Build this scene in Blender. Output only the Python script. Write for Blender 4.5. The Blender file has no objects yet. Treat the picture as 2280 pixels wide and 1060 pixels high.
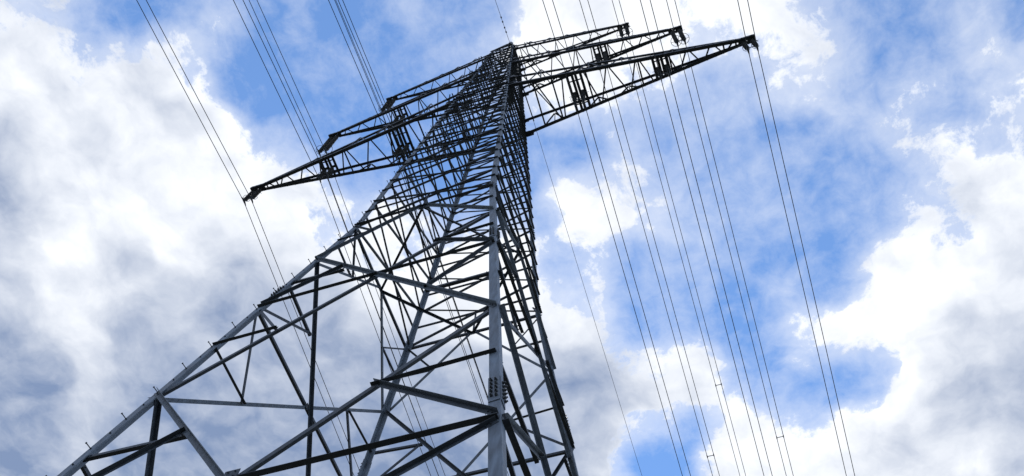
import bpy, bmesh, math, random
from mathutils import Vector, Matrix
random.seed(7)
SC = bpy.context.scene
COL = SC.collection
K = 1.15            # metres per survey unit
ZO = 3.83           # survey height of the meadow below the datum


def W(x, y, z):     # survey units -> metres, meadow at z = 0
    return Vector((x * K, y * K, (z + ZO) * K))


# ------------------------------------------------------------------ camera
cam_data = bpy.data.cameras.new('camera')
cam = bpy.data.objects.new('camera', cam_data)
COL.objects.link(cam)
RX, DN, FW = (0.9478918, 0.3132897, 0.05788526), (-0.26262087, 0.87121774, -0.4147408), (-0.18036469, 0.37792753, 0.90809656)
m = Matrix(((RX[0], -DN[0], -FW[0]), (RX[1], -DN[1], -FW[1]), (RX[2], -DN[2], -FW[2])))
cam.matrix_world = Matrix.Translation(W(6.38310, -9.67130, -2.43936)) @ m.to_4x4()
cam_data.sensor_width = 36.0
cam_data.lens = 2017.565 / 2280 * 36.0
cam_data.clip_start = 0.05
cam_data.clip_end = 20000
SC.camera = cam

# ------------------------------------------------------------------ exposure
SC.view_settings.view_transform = 'Standard'
SC.view_settings.look = 'None'
SC.view_settings.exposure = 1.0
SC.view_settings.gamma = 1.0

# ------------------------------------------------------------------ sun
SUN_DIR = Vector((-0.1897, 0.42634, 0.88445)).normalized()      # towards the sun
sun_data = bpy.data.lights.new('sun', 'SUN')
sun_data.energy = 2.0
sun_data.angle = math.radians(0.53)
sun_data.color = (1.0, 0.95, 0.88)
sun = bpy.data.objects.new('sun', sun_data)
COL.objects.link(sun)
sun.rotation_euler = SUN_DIR.to_track_quat('Z', 'Y').to_euler()

# ------------------------------------------------------------------ sky: Nishita blue with a cloud layer.
# Clouds live on a flat layer overhead: (u, v) = direction / its height, so they belong to the place, not to a lens.
GRID_LO, GRID_HI, GRID_ROT = (-1.1043, -0.1275), (0.9151, 1.1464), (0.95233, 0.30506)
COVER_MEAN = 0.6449
COVER = [
    ((-0.7395, 1.2584, "574 544 523 513 513 505 463 394 332 310 329 369 396 402 394 311 240 197 164 115 70 0 41 38 51 106 148 177 244 481 548 538 716 941 999 808 694 605 465 416 243 157 123 115 130 183 272 397 529 624 696 738 736 716 686 650"),
     (-0.7009, 1.3247, "456 526 610 698 778 843 885 922 956 990 999 874 790 739 651 552 469 388 296 183 128 64 45 84 164 205 208 108 70 18 0 2 38 100 175 262 359 457 545 631 717 795")),
    ((-0.5881, 1.2530, "744 869 957 999 991 929 789 580 373 237 169 133 106 98 109 186 289 359 420 476 487 551 537 527 496 428 357 292 215 42 21 0 139 218 281 308 375 541 643 747 706 608 508 515 475 394 288 211 162 114 68 47 76 159 282 430"),
     (-0.7607, 1.3751, "970 831 667 495 336 208 127 113 160 227 304 369 445 540 707 789 735 661 592 570 496 400 309 192 71 5 0 115 197 304 380 454 555 696 850 967 999 935 796 627 456 303")),
    ((-0.5134, 1.0554, "522 456 409 388 393 423 475 535 565 482 270 69 3 0 14 104 94 112 138 263 510 651 745 862 924 956 983 900 730 586 464 371 471 689 724 767 857 880 951 999 849 693 521 429 304 295 400 613 768 834 875 893 877 833 768 689"),
     (-0.9480, 1.0205, "958 918 870 820 774 737 713 734 787 811 787 593 418 265 94 0 7 97 302 392 508 665 797 829 854 871 912 999 994 989 936 878 820 805 826 864 909 929 907 858 809 764")),
    ((-0.2790, 1.0367, "356 398 426 438 436 462 518 529 465 366 353 412 461 464 457 345 363 351 325 161 39 3 93 104 100 136 152 145 211 533 668 610 531 190 0 388 795 999 798 708 478 295 207 245 229 223 255 365 440 371 225 134 136 164 204 253"),
     (-0.3806, 0.9254, "149 187 232 278 321 356 378 391 422 485 544 695 864 911 530 343 378 392 286 54 0 10 166 110 3 8 123 503 670 889 964 999 945 788 574 368 228 184 199 242 289 330")),
    ((-0.5845, 0.8269, "364 337 319 315 327 380 468 586 715 757 734 685 679 672 672 549 436 433 468 508 554 485 640 693 651 714 779 748 689 999 772 641 283 20 0 319 542 748 808 833 972 921 733 629 512 524 598 660 671 626 574 527 504 486 461 429"),
     (-0.3571, 0.7218, "982 937 883 827 775 733 707 755 853 897 855 665 565 563 586 429 204 63 0 449 667 832 999 875 435 191 84 558 664 842 779 689 639 671 765 872 932 944 921 870 814 764")),
    ((-0.3487, 0.7167, "618 589 568 555 548 539 464 380 368 399 457 520 602 616 575 810 999 926 756 481 74 194 183 372 351 387 616 790 735 313 175 88 169 273 391 255 0 280 751 914 908 535 20 353 353 383 414 511 612 671 726 767 773 754 726 691"),
     (-0.5221, 0.9232, "333 404 488 575 656 721 762 667 417 144 0 250 533 762 999 744 426 194 253 598 719 731 879 764 511 270 180 435 497 579 540 513 504 477 426 370 347 361 422 508 595 673")),
    ((-0.3029, 0.7185, "322 290 267 260 260 242 273 379 383 214 75 128 229 230 251 165 652 826 886 421 0 177 438 548 422 358 340 214 193 525 685 409 315 451 602 398 405 519 641 564 282 287 726 999 830 619 443 368 308 260 359 484 496 474 442 404"),
     (-0.2919, 0.7451, "628 563 485 404 328 268 229 166 102 92 121 789 999 827 533 366 415 353 111 0 95 276 482 592 678 654 630 594 544 458 344 196 89 117 242 390 503 561 542 466 385 313")),
    ((-0.3266, 0.7409, "596 630 654 662 659 611 441 281 308 417 494 473 510 513 537 220 282 334 368 60 160 255 375 544 520 530 574 592 632 999 760 822 282 554 682 347 0 314 352 203 646 683 524 481 499 497 464 358 281 350 418 413 416 438 471 511"),
     (-0.4093, 0.6924, "499 484 465 445 427 412 403 441 539 698 864 941 999 970 415 0 270 528 714 955 927 941 876 783 647 457 369 349 346 258 397 534 628 667 646 586 520 494 482 460 441 423")),
    ((-0.3386, 0.5922, "438 471 495 508 514 526 546 542 530 522 492 439 455 461 447 671 913 867 685 192 308 719 533 753 999 927 848 877 912 293 616 913 885 847 501 482 505 703 679 478 308 171 0 272 497 453 380 413 431 454 374 273 260 282 315 354"),
     (-0.3649, 0.7677, "535 576 624 674 721 758 782 643 341 115 121 320 615 753 272 0 262 566 999 546 365 389 286 322 477 542 571 407 418 373 455 580 637 624 583 551 522 531 585 636 686 731")),
    ((-0.3389, 0.8007, "455 458 460 461 461 464 389 386 403 443 445 437 401 399 397 440 344 321 332 526 612 536 547 378 514 527 332 188 265 372 831 716 414 279 398 453 31 0 668 999 218 93 367 314 407 411 431 407 464 491 477 441 438 440 443 447"),
     (-0.3304, 0.6824, "462 466 470 475 480 484 486 512 531 532 521 440 275 297 645 216 628 960 632 95 0 207 917 999 893 466 205 32 191 511 537 569 572 543 498 463 453 459 467 472 476 481")),
    ((-0.4173, 0.6591, "648 617 596 586 573 543 517 403 360 450 585 618 578 587 610 714 630 599 560 516 881 923 695 506 615 551 377 430 585 341 695 965 780 837 543 0 597 948 789 567 999 851 485 533 774 845 799 669 506 468 577 774 812 792 762 725"),
     (-0.3039, 0.6234, "554 536 513 490 469 451 441 486 561 540 412 331 472 556 115 307 637 911 816 571 452 452 731 605 207 0 64 999 966 629 486 312 164 148 234 333 417 498 527 508 485 464")),
    ((-0.1936, 0.4087, "375 371 368 367 395 392 534 714 755 681 598 624 635 601 550 427 396 450 599 999 355 164 235 545 845 850 574 138 93 520 393 330 627 947 967 0 495 329 578 695 738 821 540 165 339 269 264 220 153 303 540 498 396 394 390 385"),
     (-0.1687, 0.4848, "227 245 267 290 311 328 339 361 400 432 463 342 243 274 999 335 0 71 787 319 8 184 505 386 395 248 400 837 679 70 1 77 315 560 677 652 499 320 251 272 295 315")),
    ((-0.2746, 0.5306, "490 487 484 486 495 496 564 644 636 555 510 513 475 439 432 807 610 583 536 293 522 476 829 654 505 504 401 465 239 385 999 450 200 533 602 796 751 318 248 492 760 882 0 538 508 524 533 491 455 442 492 524 509 507 503 499"),
     (-0.3084, 0.5743, "555 539 519 498 479 464 454 595 782 726 502 0 412 999 790 184 542 834 105 729 576 360 488 509 471 651 751 596 496 558 520 482 485 528 585 628 628 578 535 514 494 475")),
    ((-0.2306, 0.4047, "576 580 582 581 617 632 659 764 821 864 754 670 626 606 606 771 662 586 439 5 649 769 998 634 385 425 524 596 463 509 669 315 512 560 767 0 407 811 697 455 353 321 775 999 441 252 178 204 425 761 962 704 557 559 563 567"),
     (-0.2937, 0.4818, "419 470 531 593 652 698 728 730 689 583 430 588 672 750 0 830 875 789 210 288 602 719 634 724 720 587 489 786 724 277 254 400 742 993 999 860 695 540 489 545 608 664")),
    ((-0.1669, 0.4176, "386 407 422 427 419 402 452 483 446 406 329 267 283 316 303 53 367 386 449 999 458 392 484 387 102 97 427 653 719 387 877 343 358 500 541 0 461 341 297 250 634 179 170 400 388 368 342 440 573 661 470 256 274 288 309 334"),
     (-0.2115, 0.3453, "681 684 688 692 696 699 702 585 357 358 647 987 711 0 991 184 745 999 73 856 969 211 483 660 576 516 511 937 829 200 433 779 922 774 515 395 468 610 688 689 693 697")),
    ((-0.1688, 0.3835, "507 498 492 489 488 483 477 385 366 405 460 472 470 475 447 448 460 418 430 791 422 227 680 434 658 834 551 139 247 516 519 383 63 230 348 455 265 999 400 0 334 95 202 299 439 418 448 467 472 455 485 541 551 545 537 527"),
     (-0.1657, 0.5303, "286 293 301 309 317 323 326 311 304 315 303 304 312 190 555 88 326 538 279 0 194 999 107 205 174 366 266 338 351 328 301 304 296 289 299 307 326 307 296 303 311 318")),
    ((-0.1114, 0.3389, "349 385 410 427 393 286 155 258 251 181 158 215 195 190 224 659 368 373 382 199 348 185 305 306 447 499 308 111 29 500 239 285 540 363 380 58 221 257 264 206 242 613 357 390 278 325 459 529 873 999 444 0 160 183 218 260"),
     (-0.1853, 0.3594, "772 699 612 521 437 370 327 504 756 695 373 310 494 695 485 731 472 366 601 450 267 675 523 599 560 526 516 682 526 0 365 805 999 638 169 60 334 619 677 591 501 420")),
    ((-0.2041, 0.3130, "708 721 731 719 688 597 582 507 472 575 613 616 660 686 681 502 747 730 690 704 599 699 688 547 767 753 655 532 713 709 800 561 866 791 187 688 714 760 0 962 698 695 736 718 630 558 482 453 458 752 999 716 637 646 659 674"),
     (-0.2348, 0.3769, "664 659 654 648 643 639 635 590 549 574 644 658 693 530 569 682 573 715 578 671 429 639 999 726 0 721 937 663 386 710 549 494 632 810 697 515 478 558 653 652 647 642")),
]
SHADE_MEAN = 0.2802
SHADE = [
    ((-0.6233, 0.7820, "577 590 616 654 685 667 588 471 368 331 320 383 541 366 219 189 125 94 56 31 7 14 0 8 15 35 46 70 98 96 109 215 487 835 926 927 977 999 985 985 983 923 860 688 602 661 565 533 522 522 564 616 657 703 754 807"),
     (-0.8461, 1.2179, "533 556 586 621 658 695 731 808 902 968 988 982 986 999 987 987 968 939 917 884 836 715 604 452 244 181 125 78 11 0 2 17 99 247 427 600 730 791 788 765 734 700")),
    ((-0.6506, 0.9745, "865 854 833 798 747 709 703 744 843 960 999 900 550 426 611 662 611 602 676 696 671 712 685 569 529 511 490 455 417 415 370 342 228 100 36 24 0 24 20 41 66 100 227 394 443 485 596 727 836 867 853 830 801 764 723 681"),
     (-0.2918, 0.8966, "557 509 449 379 304 229 158 229 501 762 824 821 817 811 816 849 873 904 938 980 999 986 946 923 741 652 601 594 568 584 566 520 429 303 166 54 0 11 40 88 149 220")),
    ((-0.5745, 1.0803, "999 967 904 803 650 468 293 151 54 0 5 130 161 118 132 167 268 368 483 575 637 684 727 728 729 718 693 655 606 553 482 483 508 576 523 491 476 454 494 530 579 616 622 695 783 858 868 894 937 952 936 891 805 693 569 441"),
     (-0.6117, 1.1337, "999 917 812 690 560 429 305 215 170 158 153 183 226 280 320 341 391 427 508 560 587 668 708 651 672 666 557 465 377 322 275 230 175 113 51 6 0 35 100 184 291 413")),
    ((-0.3222, 0.7148, "868 842 793 745 695 561 384 293 379 591 816 999 755 527 668 710 691 568 767 793 648 570 456 136 17 0 3 17 58 199 239 470 604 747 738 778 772 723 705 655 581 467 328 416 434 414 349 497 709 808 820 787 714 626 528 426"),
     (-0.2877, 0.7435, "111 171 247 335 430 525 614 580 374 135 43 7 0 13 132 223 335 487 599 738 866 970 955 999 652 589 559 462 394 196 88 41 107 258 460 664 809 827 766 702 625 536")),
    ((-0.2926, 0.5741, "673 664 645 622 524 328 257 398 621 783 819 999 783 125 593 658 354 223 58 90 0 49 7 452 633 598 647 713 759 700 812 915 929 913 602 602 417 418 368 365 354 314 357 622 573 743 730 595 509 505 584 628 614 579 541 502"),
     (-0.4064, 0.8349, "424 439 457 478 501 524 546 550 556 561 551 481 440 421 434 538 626 682 648 646 558 0 7 224 697 869 999 823 584 444 385 313 258 248 284 367 478 568 582 567 549 527")),
    ((-0.3465, 0.7722, "510 506 498 487 491 549 607 532 362 241 380 679 999 937 412 266 163 208 304 445 314 447 364 424 469 517 544 569 585 524 557 372 318 258 412 409 466 404 441 488 503 565 690 554 92 0 356 641 681 589 534 500 486 472 457 441"),
     (-0.2526, 0.6420, "451 444 436 427 417 407 396 322 205 136 135 34 0 114 330 621 811 999 970 700 539 341 208 11 75 1 145 247 448 648 634 599 545 499 460 424 401 391 384 388 396 406")),
    ((-0.3800, 0.7433, "495 498 503 522 598 645 619 607 610 600 454 415 861 518 369 0 434 999 600 374 410 538 558 509 490 448 439 450 468 491 498 582 610 600 501 515 469 310 552 550 551 378 337 802 654 632 503 505 474 504 523 513 511 519 529 539"),
     (-0.2940, 0.5657, "566 562 558 553 547 541 535 430 216 70 28 480 808 999 878 664 747 797 638 304 0 555 594 523 654 768 714 508 427 319 369 443 539 629 681 686 643 582 533 531 535 541")),
    ((-0.3243, 0.5165, "686 677 661 621 320 0 37 301 516 521 519 932 510 999 641 379 838 987 630 519 644 719 776 569 513 586 628 609 581 652 677 719 629 637 665 650 593 503 572 512 484 592 727 680 507 381 730 566 519 500 521 612 633 602 568 533"),
     (-0.2500, 0.4176, "121 186 270 366 470 574 671 651 595 486 415 616 735 744 501 593 692 782 519 248 218 909 838 548 437 395 542 729 980 999 885 687 400 131 0 73 344 655 811 769 684 586")),
    ((-0.2471, 0.5261, "446 448 453 456 494 523 464 418 387 496 625 435 745 202 354 662 896 431 0 300 405 759 767 627 551 507 433 359 310 399 287 403 416 449 429 426 493 645 463 337 304 467 873 999 435 455 426 444 420 454 463 460 461 470 480 490"),
     (-0.3045, 0.5473, "643 632 617 600 582 563 547 603 702 778 731 718 624 315 0 298 754 999 817 246 114 414 670 865 661 655 448 418 519 528 488 509 560 598 612 602 563 520 518 529 544 561")),
    ((-0.1244, 0.2671, "283 287 297 259 41 181 231 171 85 266 645 95 957 66 433 874 624 500 801 710 440 333 179 315 365 42 19 343 785 871 999 589 348 0 48 100 573 572 598 584 541 539 5 939 885 268 411 791 890 735 415 280 311 327 346 364"),
     (-0.2776, 0.4643, "360 390 427 471 518 565 609 675 616 550 487 570 604 504 703 497 553 600 657 682 704 499 496 616 998 999 518 0 74 614 787 872 827 672 495 382 403 565 665 653 614 570")),
    ((-0.1966, 0.3733, "538 538 540 547 615 720 764 636 480 464 483 413 38 694 517 243 999 573 0 660 588 516 438 275 323 288 441 694 896 619 866 545 613 605 595 610 568 546 775 338 203 376 355 606 456 412 279 506 694 639 592 550 542 544 547 550"),
     (-0.2566, 0.4566, "609 600 589 576 563 549 538 634 706 579 443 515 811 915 0 297 533 631 551 587 772 999 534 8 544 625 719 611 358 510 612 616 595 601 612 603 585 569 524 523 534 547")),
    ((-0.1551, 0.3042, "434 424 404 286 273 471 537 412 246 256 463 430 944 292 292 396 462 204 505 598 589 796 999 589 524 425 484 552 564 426 547 737 930 903 588 615 425 594 222 439 460 198 172 0 140 585 15 333 481 639 623 443 376 342 305 267"),
     (-0.1678, 0.3023, "191 214 244 278 315 352 387 433 586 763 811 364 203 250 586 846 548 484 730 623 84 999 610 178 784 552 686 822 692 0 199 531 782 881 782 539 309 303 422 421 391 356")),
    ((-0.1851, 0.3189, "713 707 694 727 894 789 505 446 534 466 343 295 846 334 828 673 879 999 370 199 720 483 488 687 749 465 456 539 641 614 757 717 585 512 361 370 610 669 578 704 680 822 511 0 249 267 751 514 361 429 562 694 675 652 628 602"),
     (-0.1768, 0.3890, "526 511 492 470 446 423 400 513 560 516 481 257 350 484 260 999 751 423 0 426 361 574 373 337 976 519 206 255 529 720 529 340 237 295 477 654 646 484 381 378 397 420")),
    ((-0.1484, 0.3891, "395 385 365 317 298 347 339 292 312 416 376 349 369 103 999 252 0 605 121 684 469 338 262 484 510 515 440 339 260 351 288 388 380 334 381 382 436 327 664 373 271 212 520 428 367 267 149 299 404 462 445 375 334 299 260 220"),
     (-0.1783, 0.3358, "321 342 368 399 432 465 495 289 42 241 756 563 567 999 0 557 751 259 680 590 774 284 289 885 694 338 364 600 617 486 431 497 595 625 594 531 474 477 535 527 500 469")),
]

world = bpy.data.worlds.new('World')
SC.world = world
world.use_nodes = True
NT = world.node_tree
NT.nodes.clear()


def nd(kind, **kw):
    n = NT.nodes.new(kind)
    for k, v in kw.items():
        setattr(n, k, v)
    return n


def link(a, b):
    NT.links.new(a, b)


def setin(n, i, v):
    if isinstance(v, bpy.types.NodeSocket):
        link(v, n.inputs[i])
    else:
        n.inputs[i].default_value = v


def mth(op, a, b=0.0, c=None, clamp=False):
    n = nd('ShaderNodeMath', operation=op, use_clamp=clamp)
    setin(n, 0, a)
    setin(n, 1, b)
    if c is not None:
        setin(n, 2, c)
    return n.outputs[0]


def ramp(x, a, b, lo=0.0, hi=1.0, smooth=True):
    n = nd('ShaderNodeMapRange', interpolation_type='SMOOTHSTEP' if smooth else 'LINEAR', clamp=True)
    setin(n, 0, x)
    n.inputs[1].default_value = a
    n.inputs[2].default_value = b
    n.inputs[3].default_value = lo
    n.inputs[4].default_value = hi
    return n.outputs[0]


def vmath(op, a, b=None):
    n = nd('ShaderNodeVectorMath', operation=op)
    setin(n, 0, a)
    if b is not None:
        setin(n, 1, b)
    return n


def noise(vec, scale, detail, rough, lac=2.0, dist=0.0):
    n = nd('ShaderNodeTexNoise', noise_dimensions='2D')
    link(vec, n.inputs['Vector'])
    n.inputs['Scale'].default_value = scale
    n.inputs['Detail'].default_value = detail
    n.inputs['Roughness'].default_value = rough
    n.inputs['Lacunarity'].default_value = lac
    n.inputs['Distortion'].default_value = dist
    return n


def mixc(f, a, b):
    n = nd('ShaderNodeMix', data_type='RGBA')
    setin(n, 0, f)
    for i, v in ((6, a), (7, b)):
        if isinstance(v, bpy.types.NodeSocket):
            link(v, n.inputs[i])
        else:
            n.inputs[i].default_value = (v[0], v[1], v[2], 1)
    return n.outputs[2]


def field(sx, tx, mean, terms):
    """a smooth map over the cloud layer: sum of products of one-dimensional profiles"""
    acc = mean
    for pair in terms:
        vals = []
        for sock, (lo, span, txt) in zip((sx, tx), pair):
            ys = [int(q) / 999 for q in txt.split()]
            fc = nd('ShaderNodeFloatCurve')
            cu = fc.mapping.curves[0]
            cu.points[0].location = (0, ys[0])
            cu.points[1].location = (1, ys[-1])
            for i in range(1, len(ys) - 1):
                cu.points.new(i / (len(ys) - 1), ys[i])
            fc.mapping.update()
            link(sock, fc.inputs['Value'])
            vals.append(mth('MULTIPLY_ADD', fc.outputs[0], span, lo))
        acc = mth('MULTIPLY_ADD', vals[0], vals[1], acc)
    return acc


tc = nd('ShaderNodeTexCoord')
sep = nd('ShaderNodeSeparateXYZ')
link(tc.outputs['Generated'], sep.inputs[0])
zc = mth('MAXIMUM', sep.outputs[2], 0.06)
cmb = nd('ShaderNodeCombineXYZ')
link(mth('DIVIDE', sep.outputs[0], zc), cmb.inputs[0])
link(mth('DIVIDE', sep.outputs[1], zc), cmb.inputs[1])
UV = cmb.outputs[0]
# a slow swirl so that no cloud keeps a round outline
wn = noise(UV, 9.0, 4.0, 0.55)
w1 = vmath('SUBTRACT', wn.outputs['Color'], (0.5, 0.5, 0.5)).outputs[0]
wsc = nd('ShaderNodeVectorMath', operation='MULTIPLY')
link(w1, wsc.inputs[0])
wsc.inputs[1].default_value = (0.055, 0.055, 0.0)
UVW = vmath('ADD', UV, wsc.outputs[0]).outputs[0]

sv = nd('ShaderNodeSeparateXYZ')
link(UVW, sv.inputs[0])
ca, sa = GRID_ROT
g0 = mth('ADD', mth('MULTIPLY', sv.outputs[0], ca), mth('MULTIPLY', sv.outputs[1], sa))
g1 = mth('SUBTRACT', mth('MULTIPLY', sv.outputs[1], ca), mth('MULTIPLY', sv.outputs[0], sa))
SX = ramp(g0, GRID_LO[0], GRID_HI[0], 0, 1, False)
TX = ramp(g1, GRID_LO[1], GRID_HI[1], 0, 1, False)
base = field(SX, TX, COVER_MEAN, COVER)
base_shade = field(SX, TX, SHADE_MEAN, SHADE)

fine = noise(UV, 22.0, 9.0, 0.66, 2.1, 0.15).outputs[0]
wispy = noise(UVW, 30.0, 7.0, 0.60, 2.0, 0.35).outputs[0]
billow = noise(UVW, 8.0, 7.0, 0.55, 2.0, 0.0).outputs[0]
nz = mth('ADD', mth('MULTIPLY', mth('SUBTRACT', fine, 0.5), 1.15), mth('MULTIPLY', mth('SUBTRACT', billow, 0.5), 0.75))
nw = mth('ADD', mth('MULTIPLY', nz, 0.50), mth('MULTIPLY', mth('SUBTRACT', wispy, 0.5), 0.40))
deep = mth('MULTIPLY', mth('MAXIMUM', mth('SUBTRACT', base, 0.82), 0.0), 3.0)      # the thick of a cloud has no holes
cov = mth('ADD', mth('ADD', base, nz), deep)
dense = ramp(cov, 0.44, 0.88)
covw = mth('ADD', base, nw)
wisp = ramp(covw, 0.04, 0.88, 0.04, 0.70, False)
cover = mth('MAXIMUM', dense, wisp)

soft = noise(UVW, 6.0, 6.0, 0.5, 2.0, 0.0).outputs[0]
puff = noise(UVW, 15.0, 8.0, 0.60, 2.0, 0.0).outputs[0]
# relief: billows brighten on the side turned to the sun
off = vmath('ADD', UVW, (-0.014, 0.02, 0.0)).outputs[0]
rel_a = noise(UVW, 11.0, 6.0, 0.55, 2.0, 0.0).outputs[0]
rel_b = noise(off, 11.0, 6.0, 0.55, 2.0, 0.0).outputs[0]
relief = mth('MULTIPLY', mth('SUBTRACT', rel_a, rel_b), 0.6)
tex = mth('ADD', mth('MULTIPLY', mth('SUBTRACT', soft, 0.5), 0.42), mth('MULTIPLY', mth('SUBTRACT', puff, 0.5), 0.38))
shade = ramp(mth('ADD', mth('ADD', base_shade, tex), relief), -0.07, 0.83, 0.0, 0.86, False)
# thin edges stay bright, only the thick of a cloud greys
shade = mth('MULTIPLY', shade, ramp(cov, 0.45, 0.95))

sky = nd('ShaderNodeTexSky', sky_type='NISHITA')
sky.sun_disc = False
sky.sun_elevation = math.asin(SUN_DIR.z)
sky.sun_rotation = math.atan2(SUN_DIR.x, SUN_DIR.y)
sky.air_density = 1.0
sky.dust_density = 0.0
sky.ozone_density = 3.0
S = 0.1
tint = nd('ShaderNodeMix', data_type='RGBA', blend_type='MULTIPLY')
tint.inputs[0].default_value = 1.0
link(sky.outputs[0], tint.inputs[6])
tint.inputs[7].default_value = (0.66, 0.87, 1.02, 1)
blue = tint.outputs[2]
WHITE = tuple(v / S / 2 for v in (1.04, 1.07, 1.12))
GREY = tuple(v / S / 2 for v in (0.105, 0.20, 0.415))
cloud = mixc(shade, WHITE, GREY)
final = mixc(cover, blue, cloud)
bg = nd('ShaderNodeBackground')
link(final, bg.inputs[0])
bg.inputs[1].default_value = S
wo = nd('ShaderNodeOutputWorld')
link(bg.outputs[0], wo.inputs[0])
world.cycles.sampling_method = 'MANUAL'
world.cycles.sample_map_resolution = 512


# ------------------------------------------------------------------ materials
def steel(name, col, metallic=0.25, rough=0.55, var=0.35):
    mt = bpy.data.materials.new(name)
    mt.use_nodes = True
    t = mt.node_tree
    b = t.nodes['Principled BSDF']
    b.inputs['Metallic'].default_value = metallic
    tx = t.nodes.new('ShaderNodeTexCoord')
    n1 = t.nodes.new('ShaderNodeTexNoise')
    n1.inputs['Scale'].default_value = 2.3
    n1.inputs['Detail'].default_value = 6
    mp = t.nodes.new('ShaderNodeMapping')
    mp.inputs['Scale'].default_value = (9, 9, 0.7)
    n2 = t.nodes.new('ShaderNodeTexNoise')
    n2.inputs['Scale'].default_value = 1.6
    n2.inputs['Detail'].default_value = 5
    t.links.new(tx.outputs['Object'], n1.inputs['Vector'])
    t.links.new(tx.outputs['Object'], mp.inputs['Vector'])
    t.links.new(mp.outputs[0], n2.inputs['Vector'])
    a = t.nodes.new('ShaderNodeMath')
    a.operation = 'MULTIPLY'
    t.links.new(n1.outputs[0], a.inputs[0])
    t.links.new(n2.outputs[0], a.inputs[1])
    r = t.nodes.new('ShaderNodeMapRange')
    t.links.new(a.outputs[0], r.inputs[0])
    r.inputs[1].default_value = 0.12
    r.inputs[2].default_value = 0.40
    r.inputs[3].default_value = 1 - var
    r.inputs[4].default_value = 1 + var
    mx = t.nodes.new('ShaderNodeVectorMath')
    mx.operation = 'SCALE'
    mx.inputs[0].default_value = col
    t.links.new(r.outputs[0], mx.inputs['Scale'])
    t.links.new(mx.outputs[0], b.inputs['Base Color'])
    rr = t.nodes.new('ShaderNodeMapRange')
    t.links.new(n1.outputs[0], rr.inputs[0])
    rr.inputs[1].default_value = 0.3
    rr.inputs[2].default_value = 0.7
    rr.inputs[3].default_value = rough - 0.12
    rr.inputs[4].default_value = rough + 0.15
    t.links.new(rr.outputs[0], b.inputs['Roughness'])
    return mt


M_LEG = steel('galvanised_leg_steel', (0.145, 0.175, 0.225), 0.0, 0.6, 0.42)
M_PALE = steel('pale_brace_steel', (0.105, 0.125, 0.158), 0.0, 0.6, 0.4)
M_STEEL = steel('shade_toned_brace_steel', (0.046, 0.056, 0.074), 0.0, 0.6, 0.4)  # base colour darkened to carry the shade on the undersides of the bars
M_ARM = steel('shade_toned_arm_steel', (0.035, 0.042, 0.055), 0.0, 0.6, 0.25)  # darker again: backlit shade of arms and upper bracing put into the colour
M_PLATE = steel('splice_plate_steel', (0.135, 0.16, 0.205), 0.0, 0.6, 0.25)
M_BOLT = steel('bolt_steel', (0.045, 0.052, 0.06), 0.0, 0.5)
M_CABLE = steel('aluminium_cable', (0.03, 0.034, 0.04), 0.0, 0.9, 0.1)
M_PORC = steel('brown_porcelain', (0.016, 0.013, 0.012), 0.0, 0.7, 0.2)
M_FIT = steel('fitting_steel', (0.035, 0.04, 0.048), 0.0, 0.6, 0.2)


def ground_mat():
    mt = bpy.data.materials.new('meadow')
    mt.use_nodes = True
    t = mt.node_tree
    b = t.nodes['Principled BSDF']
    b.inputs['Roughness'].default_value = 0.95
    tx = t.nodes.new('ShaderNodeTexCoord')
    n = t.nodes.new('ShaderNodeTexNoise')
    n.inputs['Scale'].default_value = 0.6
    n.inputs['Detail'].default_value = 10
    n.inputs['Roughness'].default_value = 0.7
    t.links.new(tx.outputs['Object'], n.inputs['Vector'])
    cr = t.nodes.new('ShaderNodeValToRGB')
    cr.color_ramp.elements[0].position = 0.35
    cr.color_ramp.elements[0].color = (0.012, 0.014, 0.009, 1)
    cr.color_ramp.elements[1].position = 0.68
    cr.color_ramp.elements[1].color = (0.034, 0.034, 0.022, 1)
    t.links.new(n.outputs[0], cr.inputs[0])
    t.links.new(cr.outputs[0], b.inputs['Base Color'])
    return mt


# ------------------------------------------------------------------ mesh helpers
def obj(name, bm, mat, parent=None, smooth=False):
    me = bpy.data.meshes.new(name)
    bm.normal_update()
    bm.to_mesh(me)
    bm.free()
    me.materials.append(mat)
    if smooth:
        for p in me.polygons:
            p.use_smooth = True
    o = bpy.data.objects.new(name, me)
    COL.objects.link(o)
    if parent is not None:
        o.parent = parent
    return o


def empty(name, loc=(0, 0, 0), parent=None):
    o = bpy.data.objects.new(name, None)
    o.location = loc
    o.empty_display_size = 0.3
    COL.objects.link(o)
    if parent is not None:
        o.parent = parent
    return o


def tag(o, label, cat, group=None):
    o['label'] = label
    o['category'] = cat
    if group:
        o['group'] = group
    return o


def prism(bm, p, q, pts, s, n):
    """extrude the outline pts (along s, n) from p to q"""
    a = [bm.verts.new(p + s * x + n * y) for x, y in pts]
    b = [bm.verts.new(q + s * x + n * y) for x, y in pts]
    k = len(pts)
    for i in range(k):
        bm.faces.new((a[i], a[(i + 1) % k], b[(i + 1) % k], b[i]))
    bm.faces.new(a[::-1])
    bm.faces.new(b)


def frame_of(p, q, n):
    a = (q - p).normalized()
    n = (n - a * n.dot(a)).normalized()
    return a, n, a.cross(n).normalized()


def angle_bar(bm, p, q, w, t, n, up=True, off=0.0):
    """L section: one flange in the face plane (facing away from n), the other standing along n"""
    a, n, s = frame_of(p, q, n)
    down = s if s.z < 0 else -s
    if abs(s.z) < 1e-4:
        down = s
    if not up:
        down = -down
    o = n * off - down * (w * 0.5)
    prism(bm, p + o, q + o, ((0, 0), (w, 0), (w, t), (t, t), (t, w), (0, w)), down, n)


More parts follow.
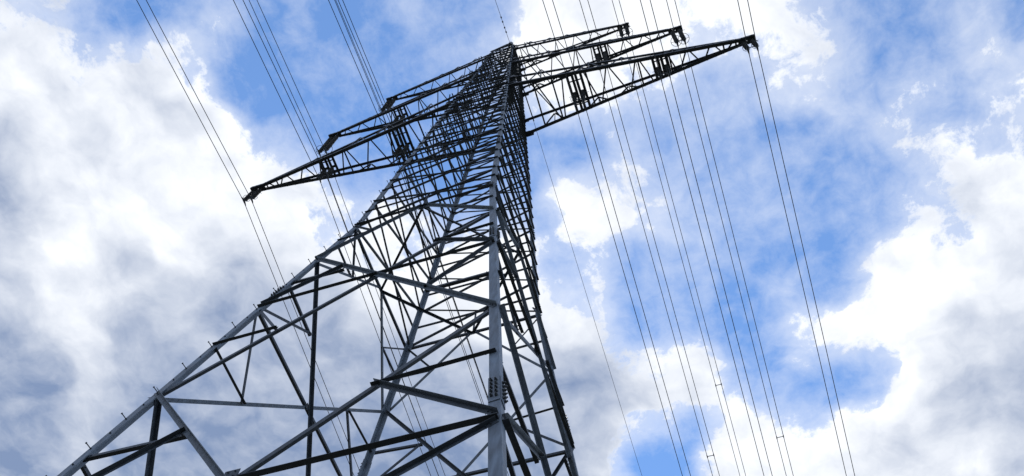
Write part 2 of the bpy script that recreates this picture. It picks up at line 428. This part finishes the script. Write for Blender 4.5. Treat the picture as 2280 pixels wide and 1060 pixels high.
def hexbolt(bm, c, n, r, h):
    n = n.normalized()
    u = n.orthogonal().normalized()
    v = n.cross(u)
    ph = random.random()
    pts = [(r * math.cos(ph + i * math.pi / 3), r * math.sin(ph + i * math.pi / 3)) for i in range(6)]
    prism(bm, c, c + n * h, pts, u, v)
    pts = [(x * 0.55, y * 0.55) for x, y in pts]
    prism(bm, c + n * h, c + n * (h * 1.7), pts, u, v)


def tube(bm, pts, r, seg=6, cap=True):
    rings = []
    for i, p in enumerate(pts):
        d = (pts[min(i + 1, len(pts) - 1)] - pts[max(i - 1, 0)]).normalized()
        u = d.orthogonal().normalized() if i == 0 else (u - d * u.dot(d)).normalized()
        v = d.cross(u)
        rr = r[i] if isinstance(r, (list, tuple)) else r
        rings.append([bm.verts.new(p + u * (rr * math.cos(2 * math.pi * k / seg)) + v * (rr * math.sin(2 * math.pi * k / seg))) for k in range(seg)])
    for a, b in zip(rings, rings[1:]):
        for k in range(seg):
            bm.faces.new((a[k], a[(k + 1) % seg], b[(k + 1) % seg], b[k]))
    if cap:
        bm.faces.new(rings[0][::-1])
        bm.faces.new(rings[-1])


def box(bm, c, sx, sy, sz, ex=Vector((1, 0, 0)), ey=Vector((0, 1, 0))):
    ez = ex.cross(ey)
    prism(bm, c - ez * sz / 2, c + ez * sz / 2, ((-sx / 2, -sy / 2), (sx / 2, -sy / 2), (sx / 2, sy / 2), (-sx / 2, sy / 2)), ex, ey)


# ------------------------------------------------------------------ the ground
bm = bmesh.new()
bmesh.ops.create_grid(bm, x_segments=40, y_segments=40, size=4000)
g = obj('ground', bm, ground_mat())
g['kind'] = 'structure'

# ------------------------------------------------------------------ the lattice tower
Z3 = 19.807                     # the waist, where the legs bend


def hw(z):                      # half width of the tower at survey height z
    return 2.0 + (Z3 - z) * 0.13067 if z < Z3 else 2.0 - (z - Z3) * 0.05713


tower = empty('lattice_tower', (0, 0, 0))
tag(tower, 'tall grey steel lattice pylon with three tiers of crossarms seen from below', 'pylon')

LEGS = {'A': (-1, -1), 'B': (1, -1), 'C': (1, 1), 'D': (-1, 1)}
FACES = [((0, -1), (1, 0)), ((1, 0), (0, 1)), ((0, 1), (-1, 0)), ((-1, 0), (0, -1))]   # outward normal, left-to-right


def leg_pt(k, z):
    w = hw(z)
    return W(LEGS[k][0] * w, LEGS[k][1] * w, z)


def face_pt(f, x, z):           # x in -1..1 across the face
    n, r = FACES[f]
    w = hw(z)
    return W(n[0] * w + r[0] * w * x, n[1] * w + r[1] * w * x, z)


LEG_SECT = [(-3.83, 7.37, .165), (7.37, 15.14, .152), (15.14, Z3, .142), (Z3, 24.6, .135), (24.6, 33.93, .125), (33.93, 39.33, .112), (39.33, 44.6, .10)]
SPLICE = [(7.37, .72), (15.14, .66), (19.85, .74), (24.6, .60), (29.4, .5), (36.3, .5), (41.5, .42)]
for k, (sx, sy) in LEGS.items():
    bm = bmesh.new()
    for i, (z0, z1, w) in enumerate(LEG_SECT):
        p, q = leg_pt(k, z0), leg_pt(k, z1)
        a = (q - p).normalized()
        n = Vector((0, -sy, 0))                       # inward
        s = Vector((-sx, 0, 0))
        n = (n - a * n.dot(a)).normalized()
        s = (s - a * s.dot(a)).normalized()
        wm, t = w * K, 0.022 + 0.004 * (i < 3)
        # the two flanges meet at the corner; a real rolled angle
        prism(bm, p, q, ((0, 0), (wm, 0), (wm, t), (t, t), (t, wm), (0, wm)), s, n)
    leg = obj('leg', bm, M_LEG, tower)
    for zc_, ln in SPLICE:
        bm = bmesh.new()
        c = leg_pt(k, zc_)
        a = (leg_pt(k, zc_ + .3) - leg_pt(k, zc_ - .3)).normalized()
        wl = [w for z0, z1, w in LEG_SECT if z0 <= zc_ + .01 <= z1 + .02][0] * K
        big = 1.0 if zc_ < 18 else 0.75
        for nrm, tang in ((Vector((0, sy, 0)), Vector((-sx, 0, 0))), (Vector((sx, 0, 0)), Vector((0, -sy, 0)))):
            n = (nrm - a * nrm.dot(a)).normalized()
            tg = (tang - a * tang.dot(a) - n * tang.dot(n)).normalized()
            L = ln * K
            cc = c + tg * (wl * 0.5) + n * 0.009
            box(bm, cc, wl * 0.94, L, 0.016, tg, a)
            plate_n = len(bm.faces)
            rows = 5 if zc_ < 18 else 4
            for r_ in range(rows):
                for s_ in (-1, 1):
                    h = cc + a * (L * (-.40 + .8 * (r_ + .5 + .12 * s_) / rows)) + tg * (wl * 0.21 * s_) + n * 0.008
                    hexbolt(bm, h, n, 0.027 * big, 0.034 * big)
            bm.faces.ensure_lookup_table()
            for fc_ in bm.faces[plate_n:]:
                fc_.material_index = 1
        sp = obj('splice_plate', bm, M_PLATE, leg)
        sp.data.materials.append(M_BOLT)
    if k == 'A':
        z, alt = 2.5, 0
        while z < 43:
            c = leg_pt(k, z)
            if alt % 2 == 0:
                d = Vector((-0.12, -1, 0)).normalized()
                c = c + Vector((0.06, 0, 0))
            else:
                d = Vector((-1, -0.12, 0)).normalized()
                c = c + Vector((0, 0.075, 0))
            bm = bmesh.new()
            if alt % 2 == 0:
                tube(bm, [c, c + d * 0.14], 0.0095, 6)
                tube(bm, [c + d * 0.135, c + d * 0.155], 0.018, 6)
                hexbolt(bm, c + d * 0.002, d, 0.019, 0.014)
                obj('step_bolt', bm, M_FIT, leg)
            else:
                hexbolt(bm, leg_pt(k, z) + Vector((0.09, -0.001, 0)), Vector((0, -1, 0.1)), 0.019, 0.016)
                obj('bolt', bm, M_FIT, leg)
            alt += 1
            z += 0.45

# ---- face bracing: lists of (kind, p, q, width, thickness, normal, up, off, bolts)
MEM = {'diagonal_brace': [], 'horizontal_brace': [], 'stay_brace': []}


def member(kind, f, a, b, w, out, up=True, ext=0.0, bolts=False):
    """a, b = (x, z) across face f; out = in front of the leg flange, otherwise behind it"""
    p, q = face_pt(f, *a), face_pt(f, *b)
    d = (q - p).normalized()
    p, q = p - d * ext, q + d * ext
    n = Vector((FACES[f][0][0], FACES[f][0][1], 0.08)).normalized()
    wm = w * K * .66
    t = max(0.007, wm * 0.09)
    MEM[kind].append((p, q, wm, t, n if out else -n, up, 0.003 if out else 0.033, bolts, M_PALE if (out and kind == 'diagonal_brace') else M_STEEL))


def legx(z, w=.2):              # where on the flange (fraction of half width) bars are bolted
    return 1 - w * 0.45 / hw(z)


def xpanel(f, z0, z1, wd, wh, ws, rich, bolts, up=True, low=.5):
    w0, w1 = hw(z0), hw(z1)
    zc_ = z0 + (z1 - z0) * w0 / (w0 + w1)
    l0, l1, lc = legx(z0), legx(z1), legx(zc_)
    member('diagonal_brace', f, (-l0, z0), (l1, z1), wd, False, up, 0.06, bolts)
    member('diagonal_brace', f, (l0, z0), (-l1, z1), wd, True, up, 0.10, bolts)
    if rich:
        member('horizontal_brace', f, (-lc, zc_), (-.02, zc_), wh, True, False, 0.08, bolts)
        member('horizontal_brace', f, (.02, zc_), (lc, zc_), wh, True, False, 0.08, bolts)
        za, zb = zc_ - low * (zc_ - z0) + .06, (zc_ + z1) / 2 - .04
        for s in (-1, 1):
            xa = low * w0 / hw(za) * .98
            xb = .5 * w1 / hw(zb) * .98
            member('stay_brace', f, (s * xa, za), (s * legx(za), za), ws, s < 0, False, 0.06, bolts)
            member('stay_brace', f, (s * xa, za), (s * lc, zc_ - .12), ws, s > 0, True, 0.06, bolts)
            member('stay_brace', f, (s * xb, zb), (s * legx(zb), zb + .1), ws, s > 0, False, 0.06, bolts)
            member('stay_brace', f, (s * xb, zb), (s * lc, zc_ + .12), ws * 1.15, True, True, 0.06, bolts)
    else:
        member('horizontal_brace', f, (-lc, zc_), (lc, zc_), wh, True, False, 0.10)


PAN = [19.87, 21.65, 23.51, 25.13, 26.75, 28.2, 29.62, 30.92, 32.0, 33.0, 33.93]
PAN2 = [33.93, 34.8, 35.65, 36.6, 37.55, 38.45, 39.33, 40.4, 41.2, 42.0, 42.75, 43.49, 44.5]
for f in range(4):
    xpanel(f, -3.6, 1.0, .15, .12, .10, False, False)
    xpanel(f, 1.0, 10.53, .14, .13, .10, True, True, True, .31)
    xpanel(f, 10.53, 17.13, .125, .105, .095, True, True)
    # K panel under the waist
    for s in (-1, 1):
        member('diagonal_brace', f, (s * legx(17.2), 17.2), (s * .03, 19.72), .115, True, True, 0.05, True)
        member('horizontal_brace', f, (s * legx(19.75), 19.75), (s * .02, 19.75), .10, True, False, 0.08, True)
        xm = .53
        member('stay_brace', f, (s * xm, 18.52), (s * legx(18.5), 18.55), .07, True, False, 0.06, True)
        member('stay_brace', f, (s * xm, 18.52), (s * legx(19.6), 19.6), .07, s < 0, True, 0.06, True)
    member('stay_brace', f, (0, 19.8), (0, 20.72), .06, True, True, 0.03, True)
    for i, (a, b) in enumerate(zip(PAN, PAN[1:])):
        t = i / len(PAN)
        xpanel(f, a, b, .086 - .022 * t, .074 - .02 * t, .06, False, False, False)
    for i, (a, b) in enumerate(zip(PAN2, PAN2[1:])):
        xpanel(f, a, b, .060, .052, .05, False, False, False)
    for z, w in ((33.93, .11), (35.65, .07), (39.33, .09), (40.4, .06), (43.49, .08), (44.5, .06)):
        member('horizontal_brace', f, (-1, z), (1, z), w, True, False, 0.02)

CAMP = cam.matrix_world.translation
for kind, lst in MEM.items():
    def size(mm):
        c = (mm[0] + mm[1]) / 2 - CAMP
        low = 0.2 if min(mm[0].z, mm[1].z) < 3 else 1.0
        return low * (mm[1] - mm[0]).length * mm[2] / c.length_squared
    lst.sort(key=size, reverse=True)
    rest = bmesh.new()
    for i, (p, q, w, t, n, up, off, bolts, mat) in enumerate(lst):
        b_ = bmesh.new() if i < 99 else rest
        angle_bar(b_, p, q, w, t, n, up, off)
        if bolts:
            a, nn, s = frame_of(p, q, n)
            L = (q - p).length
            for e in (0.10, 0.19):
                for base, sg in ((p, 1), (q, -1)):
                    hexbolt(b_, base + a * (sg * e) + nn * (off - 0.001), -nn, 0.015, 0.013)
                    hexbolt(b_, base + a * (sg * e) + nn * (off + t), nn, 0.015, 0.013)
        if i < 99:
            obj(kind, b_, mat if max(p.z, q.z) < (21 + ZO) * K else M_ARM, tower)  # braces above the waist take the darker, shade-toned colour
    if len(lst) > 99:
        o = obj(kind, rest, M_ARM, tower)
        o['kind'] = 'stuff'
    else:
        rest.free()

# plan bracing: a diamond between the middles of the four waist beams, and at the arm levels
mids = [face_pt(f, 0, 19.68) for f in range(4)]
for i in range(4):
    bm = bmesh.new()
    angle_bar(bm, mids[i], mids[(i + 1) % 4], .068 * K, .010, Vector((0, 0, -1)))
    obj('plan_brace', bm, M_STEEL, tower)
for z in (33.93, 39.33, 43.49):
    for a, b in (('A', 'C'), ('B', 'D')):
        bm = bmesh.new()
        dz = Vector((0, 0, .1 if a == 'A' else 0))
        angle_bar(bm, leg_pt(a, z) - dz, leg_pt(b, z) - dz, .06 * K, .009, Vector((0, 0, -1)))
        obj('plan_brace', bm, M_STEEL, tower)

# gusset plates where K braces and X braces meet
for f in range(4):
    for z, sz in ((19.68, .24), (14.33, .2), (6.75, .22)):
        bm = bmesh.new()
        n = Vector((FACES[f][0][0], FACES[f][0][1], 0))
        r = Vector((FACES[f][1][0], FACES[f][1][1], 0))
        c = face_pt(f, 0, z) - n * 0.012
        box(bm, c, sz * K, sz * .8 * K, 0.012, r, Vector((0, 0, 1)))
        for i in (-1, 1):
            for j in (-1, 1):
                hexbolt(bm, c + r * (.06 * i) + Vector((0, 0, .055 * j)) + n * .006, n, .017, .014)
        obj('gusset_plate', bm, M_STEEL, tower)

# earth wire peak
TOP = W(0, 0, 48.0)
peak = empty('earth_wire_peak', (0, 0, 0), tower)
for k in LEGS:
    bm = bmesh.new()
    p = leg_pt(k, 44.5)
    q = TOP + Vector((LEGS[k][0] * .05, LEGS[k][1] * .05, 0))
    angle_bar(bm, p, q, .10 * K, .009, Vector((LEGS[k][0], LEGS[k][1], 0)))
    obj('peak_leg', bm, M_STEEL, peak)
for f in range(4):
    n = Vector((FACES[f][0][0], FACES[f][0][1], 0))
    ks = [k for k in LEGS if LEGS[k][0] * n.x + LEGS[k][1] * n.y > 0.5]
    bm = bmesh.new()
    lv = (0.0, .22, .42, .6)
    for i, (a, b) in enumerate(zip(lv, lv[1:])):
        pa = [leg_pt(k, 44.5).lerp(TOP, a) for k in ks]
        pb = [leg_pt(k, 44.5).lerp(TOP, b) for k in ks]
        angle_bar(bm, pa[i % 2], pb[1 - i % 2], .06 * K, .007, n)
        angle_bar(bm, pb[0], pb[1], .055 * K, .007, n, off=.01)
    obj('lacing_bar', bm, M_STEEL, peak)
bm = bmesh.new()
box(bm, TOP + Vector((0, 0, .04)), .16, .22, .10)
obj('peak_cap', bm, M_FIT, peak)

# ------------------------------------------------------------------ crossarms
A1 = [(2.17, 2.11), (2.21, 2.87), (2.94, 2.91), (3.38, 3.01), (4.24, 4.62), (4.34, 4.34), (5.20, 4.65), (5.26, 5.82), (6.38, 5.91), (6.47, 6.45), (6.52, 6.89),
      (7.72, 7.70), (7.66, 7.90), (8.42, 8.01), (8.50, 8.87), (9.36, 9.03), (9.49, 9.79), (9.86, 9.86), (10.28, 9.93), (10.36, 10.34)]
A2 = [(1.81, 2.33), (2.80, 2.35), (2.87, 3.33), (3.86, 3.45), (3.92, 4.22), (3.90, 3.84), (4.60, 4.50), (5.36, 5.34), (5.33, 5.67), (6.13, 5.79), (6.17, 6.55), (7.00, 6.65),
      (7.02, 7.40), (7.82, 7.49), (7.86, 8.02)]
A3 = [(0.98, 0.96), (1.04, 1.44), (1.96, 1.52), (1.99, 2.45), (2.84, 2.57), (2.89, 3.22), (3.79, 3.50), (3.82, 4.20), (4.71, 4.37), (4.76, 5.18), (5.62, 5.30), (5.70, 5.84)]
ARMS = [  # z bottom, z top at the leg, tip x, half width at tip, lacing, string x pairs, chord width, apexes of the side frames
    (33.93, 35.65, 11.10, .15, A1, ((10.60, 10.95), (7.15, 7.50), (3.67, 4.02)), .135, (2.50, 4.50, 5.85, 7.9), 1.25),
    (39.33, 40.45, 8.78, .13, A2, ((8.30, 8.63), (4.81, 5.14)), .11, (1.7, 2.6, 3.8, 5.5, 6.6), 2.35),
    (43.49, 44.50, 6.56, .12, A3, ((6.09, 6.40),), .09, (1.5, 2.5, 3.4, 4.3), 2.0)]


def arm_y(ai, x):
    zb, zt, tip, yt = ARMS[ai][:4]
    w = hw(zb)
    k = min(1.0, (x - w) / (tip * .95 - w))
    return (w - .04) + (yt - w + .04) * k


for ai, (zb, zt, tip, yt, lace, strings, cw, apex, slen) in enumerate(ARMS):
    for sd in (1, -1):
        arm = empty('crossarm', (0, 0, 0), tower)
        w = hw(zb)
        wt_ = hw(zt)
        P = lambda x, y, z: W(sd * x, y, z)
        dn = Vector((0, 0, -1))

        def top_z(x):
            return zb + .10 + (zt - zb - .10) * max(0.0, 1 - (x - w) / (tip * .93 - w))

        for s in (-1, 1):
            bm = bmesh.new()
            xs = [w - .02, tip * .95, tip]
            for x0, x1 in zip(xs, xs[1:]):
                p, q = P(x0, s * arm_y(ai, x0), zb), P(x1, s * arm_y(ai, x1), zb)
                a = (q - p).normalized()
                n = Vector((0, 0, 1))
                n = (n - a * n.dot(a)).normalized()
                sv = Vector((0, -s, 0))
                sv = (sv - a * sv.dot(a)).normalized()
                wm = cw * K
                prism(bm, p, q, ((0, 0), (wm, 0), (wm, .012), (.012, .012), (.012, wm), (0, wm)), sv, n)
            # bolt heads under the chord near the tip, cover plates along it
            for j in range(14):
                x = tip - .1 - j * .17 * (1 + .08 * j)
                if x < tip * .55:
                    break
                hexbolt(bm, P(x, s * arm_y(ai, x) - s * .02, zb + .05), Vector((0, s, 0)), .03, .03)
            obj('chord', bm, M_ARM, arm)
            bm = bmesh.new()
            xe = tip * .93
            p, q = P(wt_ - .02, s * (wt_ - .05), zt), P(xe, s * arm_y(ai, xe), zb + .11)
            angle_bar(bm, p, q, cw * .72 * K, .010, Vector((0, -s, 0)), True)
            obj('chord', bm, M_ARM, arm)
            # side frames: little triangles between the two chords
            for xa in apex:
                pa = P(xa, s * arm_y(ai, xa), top_z(xa))
                for dx in (-.48, .48):
                    xb = xa + dx * (1.0 if ai == 0 else .8)
                    bm = bmesh.new()
                    angle_bar(bm, P(xb, s * (arm_y(ai, xb) - .01), zb + .03), pa, .05 * K, .006, Vector((0, -s, 0)))
                    obj('lacing_bar', bm, M_ARM, arm)
                bm = bmesh.new()
                angle_bar(bm, P(xa + .02, s * (arm_y(ai, xa) - .02), zb + .03), pa, .04 * K, .006, Vector((0, -s, 0)))
                obj('lacing_bar', bm, M_ARM, arm)
            # heavy gusset at the leg
            bm = bmesh.new()
            gs = (.44, .34, .26)[ai] * K
            box(bm, P(w + .14, s * (w - .03), zb + .02), gs, .016, gs * .8)
            for i in range(4):
                hexbolt(bm, P(w + .04 + .08 * i, s * (w - .03), zb + .06) + Vector((0, s * .008, 0)), Vector((0, s, 0)), .024, .02)
            obj('gusset_plate', bm, M_ARM, arm)
            bm = bmesh.new()
            box(bm, P(w + .06, s * (w - .10), zb - .02), gs * .8, gs * .55, .018)
            obj('gusset_plate', bm, M_ARM, arm)
            bm = bmesh.new()
            box(bm, P(wt_ + .08, s * (wt_ - .05), zt), gs * .6, .014, gs * .55)
            obj('gusset_plate', bm, M_ARM, arm)
        for i, (xn, xf) in enumerate(lace):
            bm = bmesh.new()
            lw = (.058, .045, .038)[ai] * (1.15 if abs(xn - xf) < .12 else 1.0)
            angle_bar(bm, P(xn, -(arm_y(ai, xn) - .03), zb + .02 + .012 * (i % 2)), P(xf, arm_y(ai, xf) - .03, zb + .02 + .012 * (i % 2)), lw * K, .006, Vector((0, 0, 1)))
            obj('lacing_bar', bm, M_ARM, arm)
        # a strut and a diagonal in the upper plane near the tower
        for xa, xb in (((1.5, 1.5), (1.6, 2.6)) if ai == 0 else ((1.2, 1.2), (1.3, 2.0))):
            bm = bmesh.new()
            angle_bar(bm, P(xa, -arm_y(ai, xa), top_z(xa)), P(xb, arm_y(ai, xb), top_z(xb)), .05 * K, .006, Vector((0, 0, 1)))
            obj('lacing_bar', bm, M_ARM, arm)
        # beams that carry the insulators
        for (x0, x1) in strings:
            for xc in (x0, x1):
                for dx in (-.105, .105):
                    x = xc + dx
                    bm = bmesh.new()
                    angle_bar(bm, P(x, -arm_y(ai, x), zb - .015), P(x, arm_y(ai, x), zb - .015), (.112, .10, .07)[ai] * K, .010, Vector((0, 0, 1)))
                    obj('hanger_beam', bm, M_ARM, arm)
                bm = bmesh.new()
                box(bm, P(xc, 0, zb - .03), .26 * K, .12, .03)
                for j in range(-1, 2):
                    hexbolt(bm, P(xc, 0, zb - .045) + Vector((.09 * j, 0, 0)), Vector((0, 0, -1)), .022, .02)
                obj('hanger_plate', bm, M_FIT, arm)
            if arm_y(ai, x0) > .4:
                bm = bmesh.new()
                for y in (-.28, .28):
                    box(bm, P((x0 + x1) / 2, y * arm_y(ai, x0) * 2, zb - .01), .62 * K, .05, .05)
                obj('hanger_beam', bm, M_ARM, arm)
        bm = bmesh.new()
        box(bm, P(tip + .01, 0, zb + .04), .014, 2 * yt * K, cw * 1.1 * K)
        obj('end_plate', bm, M_ARM, arm)

# ------------------------------------------------------------------ insulators and conductors
SAG = [(.129, .097), (.135, .062), (.135, .065)]


def wire_pt(x0, z0, y, ai):
    s = SAG[ai][0] if y > 0 else SAG[ai][1]
    ax = -.0103 if y > 0 else -.0021
    return W(x0 + ax * y, y, z0 - s * abs(y) + .0005 * y * y)


def ring_pts(c, r, n=24, a0=0.0, a1=2 * math.pi):
    return [c + Vector((r * math.cos(a0 + (a1 - a0) * i / n), r * math.sin(a0 + (a1 - a0) * i / n), 0)) for i in range(n + 1)]


def lathe(bm, top, prof, seg=14):
    tube(bm, [top + Vector((0, 0, -d)) for d, r in prof], [r for d, r in prof], seg)


SIDE = {1: 'right', -1: 'left'}
TIER = ['lowest', 'middle', 'uppermost']
SPOT = [['tip', 'mid position', 'inner position'], ['tip', 'inner position'], ['tip']]
OFFS = {(0, 0): -.09, (0, 1): 0.0, (1, 0): -.07, (0, 2): -.02, (1, 1): -.02, (2, 0): -.04}
YS = [-200, -160, -120, -90, -70, -55, -45, -36, -28, -22, -17, -13, -10, -7, -5, -3.5, -2, -1, -.4, 0, .4, 1, 2, 3.5, 5, 7, 10, 13, 17, 22, 28, 36, 45, 55, 70, 90, 120, 160, 200]
for ai, arm in enumerate(ARMS):
    zb, strings, slen = arm[0], arm[5], arm[8]
    big = ai > 0
    for si, pair in enumerate(strings):
        for sd in (1, -1):
            xs = [sd * x + (OFFS[(ai, si)] if sd < 0 else 0) for x in pair]
            xc = sum(xs) / 2
            root = empty('insulator_set', W(xc, 0, zb - .05))
            lab = f'pair of dark insulator strings hanging at the {SPOT[ai][si]} of the {TIER[ai]} {SIDE[sd]} crossarm'
            tag(root, lab, 'insulator', 'insulator sets under the crossarms')
            root_loc = root.location.copy()

            def rel(v):
                return v - root_loc
            zl = zb - slen
            for j, x in enumerate(xs):
                top = rel(W(sd * pair[j], 0, zb - .05))
                bot = rel(W(x, 0, zl))
                ax = (bot - top)
                L = ax.length
                bm = bmesh.new()
                link_len = .22
                n = 16 if big else 9
                body = L - link_len - .30
                prof = [(0, .018), (link_len * .9, .018), (link_len, .05), (link_len + .07, .05)]
                for i in range(n):
                    d0 = link_len + .08 + body * i / n
                    st = body / n
                    prof += [(d0, .042), (d0 + st * .25, .108), (d0 + st * .55, .113), (d0 + st * .75, .052)]
                prof += [(link_len + .09 + body, .05), (link_len + .16 + body, .05), (link_len + .17 + body, .02), (L - .02, .02)]
                a = ax.normalized()
                tube(bm, [top + a * d for d, r in prof], [r for d, r in prof], 12)
                obj('insulator_string', bm, M_PORC, root, True)
                rr = .235 if big else .15
                rc = top + a * (link_len + body * (.95 if big else .9))
                bm = bmesh.new()
                if big:
                    tube(bm, ring_pts(rc, rr * K), .013, 6, False)
                    for q in (0, math.pi):
                        tube(bm, [rc + Vector((rr * K * math.cos(q), rr * K * math.sin(q), 0)), rc + Vector((0, 0, -.14))], .011, 5)
                else:
                    tube(bm, ring_pts(rc, rr * K, 18, .6, 5.7), .011, 6, True)
                    tube(bm, [rc + Vector((rr * K * math.cos(.6), rr * K * math.sin(.6), 0)), rc + Vector((0, 0, -.10))], .010, 5)
                obj('grading_ring', bm, M_FIT, root, True)
                bm = bmesh.new()
                tc_ = top + a * (link_len * .8)
                dq = 1 if j else -1
                tube(bm, [tc_, tc_ + Vector((.10 * dq, .02, .02)), tc_ + Vector((.24 * dq, .05, -.08)), tc_ + Vector((.28 * dq, .05, -.02))], .010, 5)
                tube(bm, [tc_, tc_ + Vector((-.05, .18, -.02)), tc_ + Vector((-.06, .24, .04))], .010, 5)
                obj('arcing_horn', bm, M_FIT, root)
                bm = bmesh.new()
                sc = 1.0
                tube(bm, [bot + Vector((0, -.24, -.02)), bot + Vector((0, -.12, .02)), bot + Vector((0, 0, .05)), bot + Vector((0, .12, .02)), bot + Vector((0, .24, -.02))],
                     [.024, .042, .058, .042, .024], 8)
                tube(bm, [bot + Vector((0, 0, .22)), bot], .03, 6)
                obj('suspension_clamp', bm, M_FIT, root, True)
            bm = bmesh.new()
            pa, pb = rel(W(xs[0], 0, zl + .16)), rel(W(xs[1], 0, zl + .16))
            box(bm, (pa + pb) / 2, (pb - pa).length + .12, .022, .075)
            obj('yoke_plate', bm, M_FIT, root)
            # the two cables of this bundle
            for x in xs:
                bm = bmesh.new()
                tube(bm, [wire_pt(x, zl, y, ai) for y in YS], .0175, 6)
                for y in (-1.15, 1.2):
                    c = wire_pt(x, zl, y, ai)
                c0 = W(x, 0, zl)
                bm.transform(Matrix.Translation(-c0))
                o = obj('conductor_cable', bm, M_CABLE, None, True)
                o.location = c0
                io = 'outer' if abs(x) > abs(xc) else 'inner'
                where = f'{SPOT[ai][si]} of the {TIER[ai]} {SIDE[sd]} crossarm'
                tag(o, f'{io} cable of the twin bundle under the {where}', 'power cable', 'conductor cables strung along the line')

# spacers that hold two cables of a bundle apart
for ai, pair, y, txt in ((2, (6.09, 6.40), 19.05, 'topmost of three'), (1, (4.81, 5.14), 19.84, 'lowest of three'), (1, (8.30, 8.63), 19.66, 'rightmost of three')):
    zl = ARMS[ai][0] - ARMS[ai][8]
    p, q = wire_pt(pair[0], zl, y, ai), wire_pt(pair[1], zl, y, ai)
    c0 = (p + q) / 2
    bm = bmesh.new()
    tube(bm, [p - c0, q - c0], .022, 6)
    for e in (p, q):
        tube(bm, [e - c0 + Vector((0, -.09, .01)), e - c0 + Vector((0, .09, -.01))], .028, 8)
    o = obj('spacer_bar', bm, M_FIT)
    o.location = c0
    tag(o, f'short bar clamped between two twin cables, {txt} spacers', 'spacer', 'spacers on the right hand cables')

# earth wire over the peak
def earth_pt(y):
    s = .115 if y > 0 else .09
    return W(0.0 + (-.0103 if y > 0 else -.0021) * y, y, 48.05 - s * abs(y) + .0005 * y * y)


bm = bmesh.new()
c0 = earth_pt(0)
tube(bm, [earth_pt(y) - c0 for y in YS], .014, 6)
ew = obj('earth_wire', bm, M_CABLE, None, True)
ew.location = c0
tag(ew, 'single thin wire running over the pointed peak of the pylon', 'earth wire')
for y in (-.85, -1.45, .9, 1.5):
    p = earth_pt(y) - c0
    d = (earth_pt(y + .1) - earth_pt(y - .1)).normalized()
    bm = bmesh.new()
    tube(bm, [p - d * .20, p - d * .10], .045, 8)
    tube(bm, [p + d * .10, p + d * .20], .045, 8)
    tube(bm, [p - d * .2 + Vector((0, 0, -.03)), p + d * .2 + Vector((0, 0, -.03))], .014, 6)
    obj('vibration_damper', bm, M_FIT, ew)
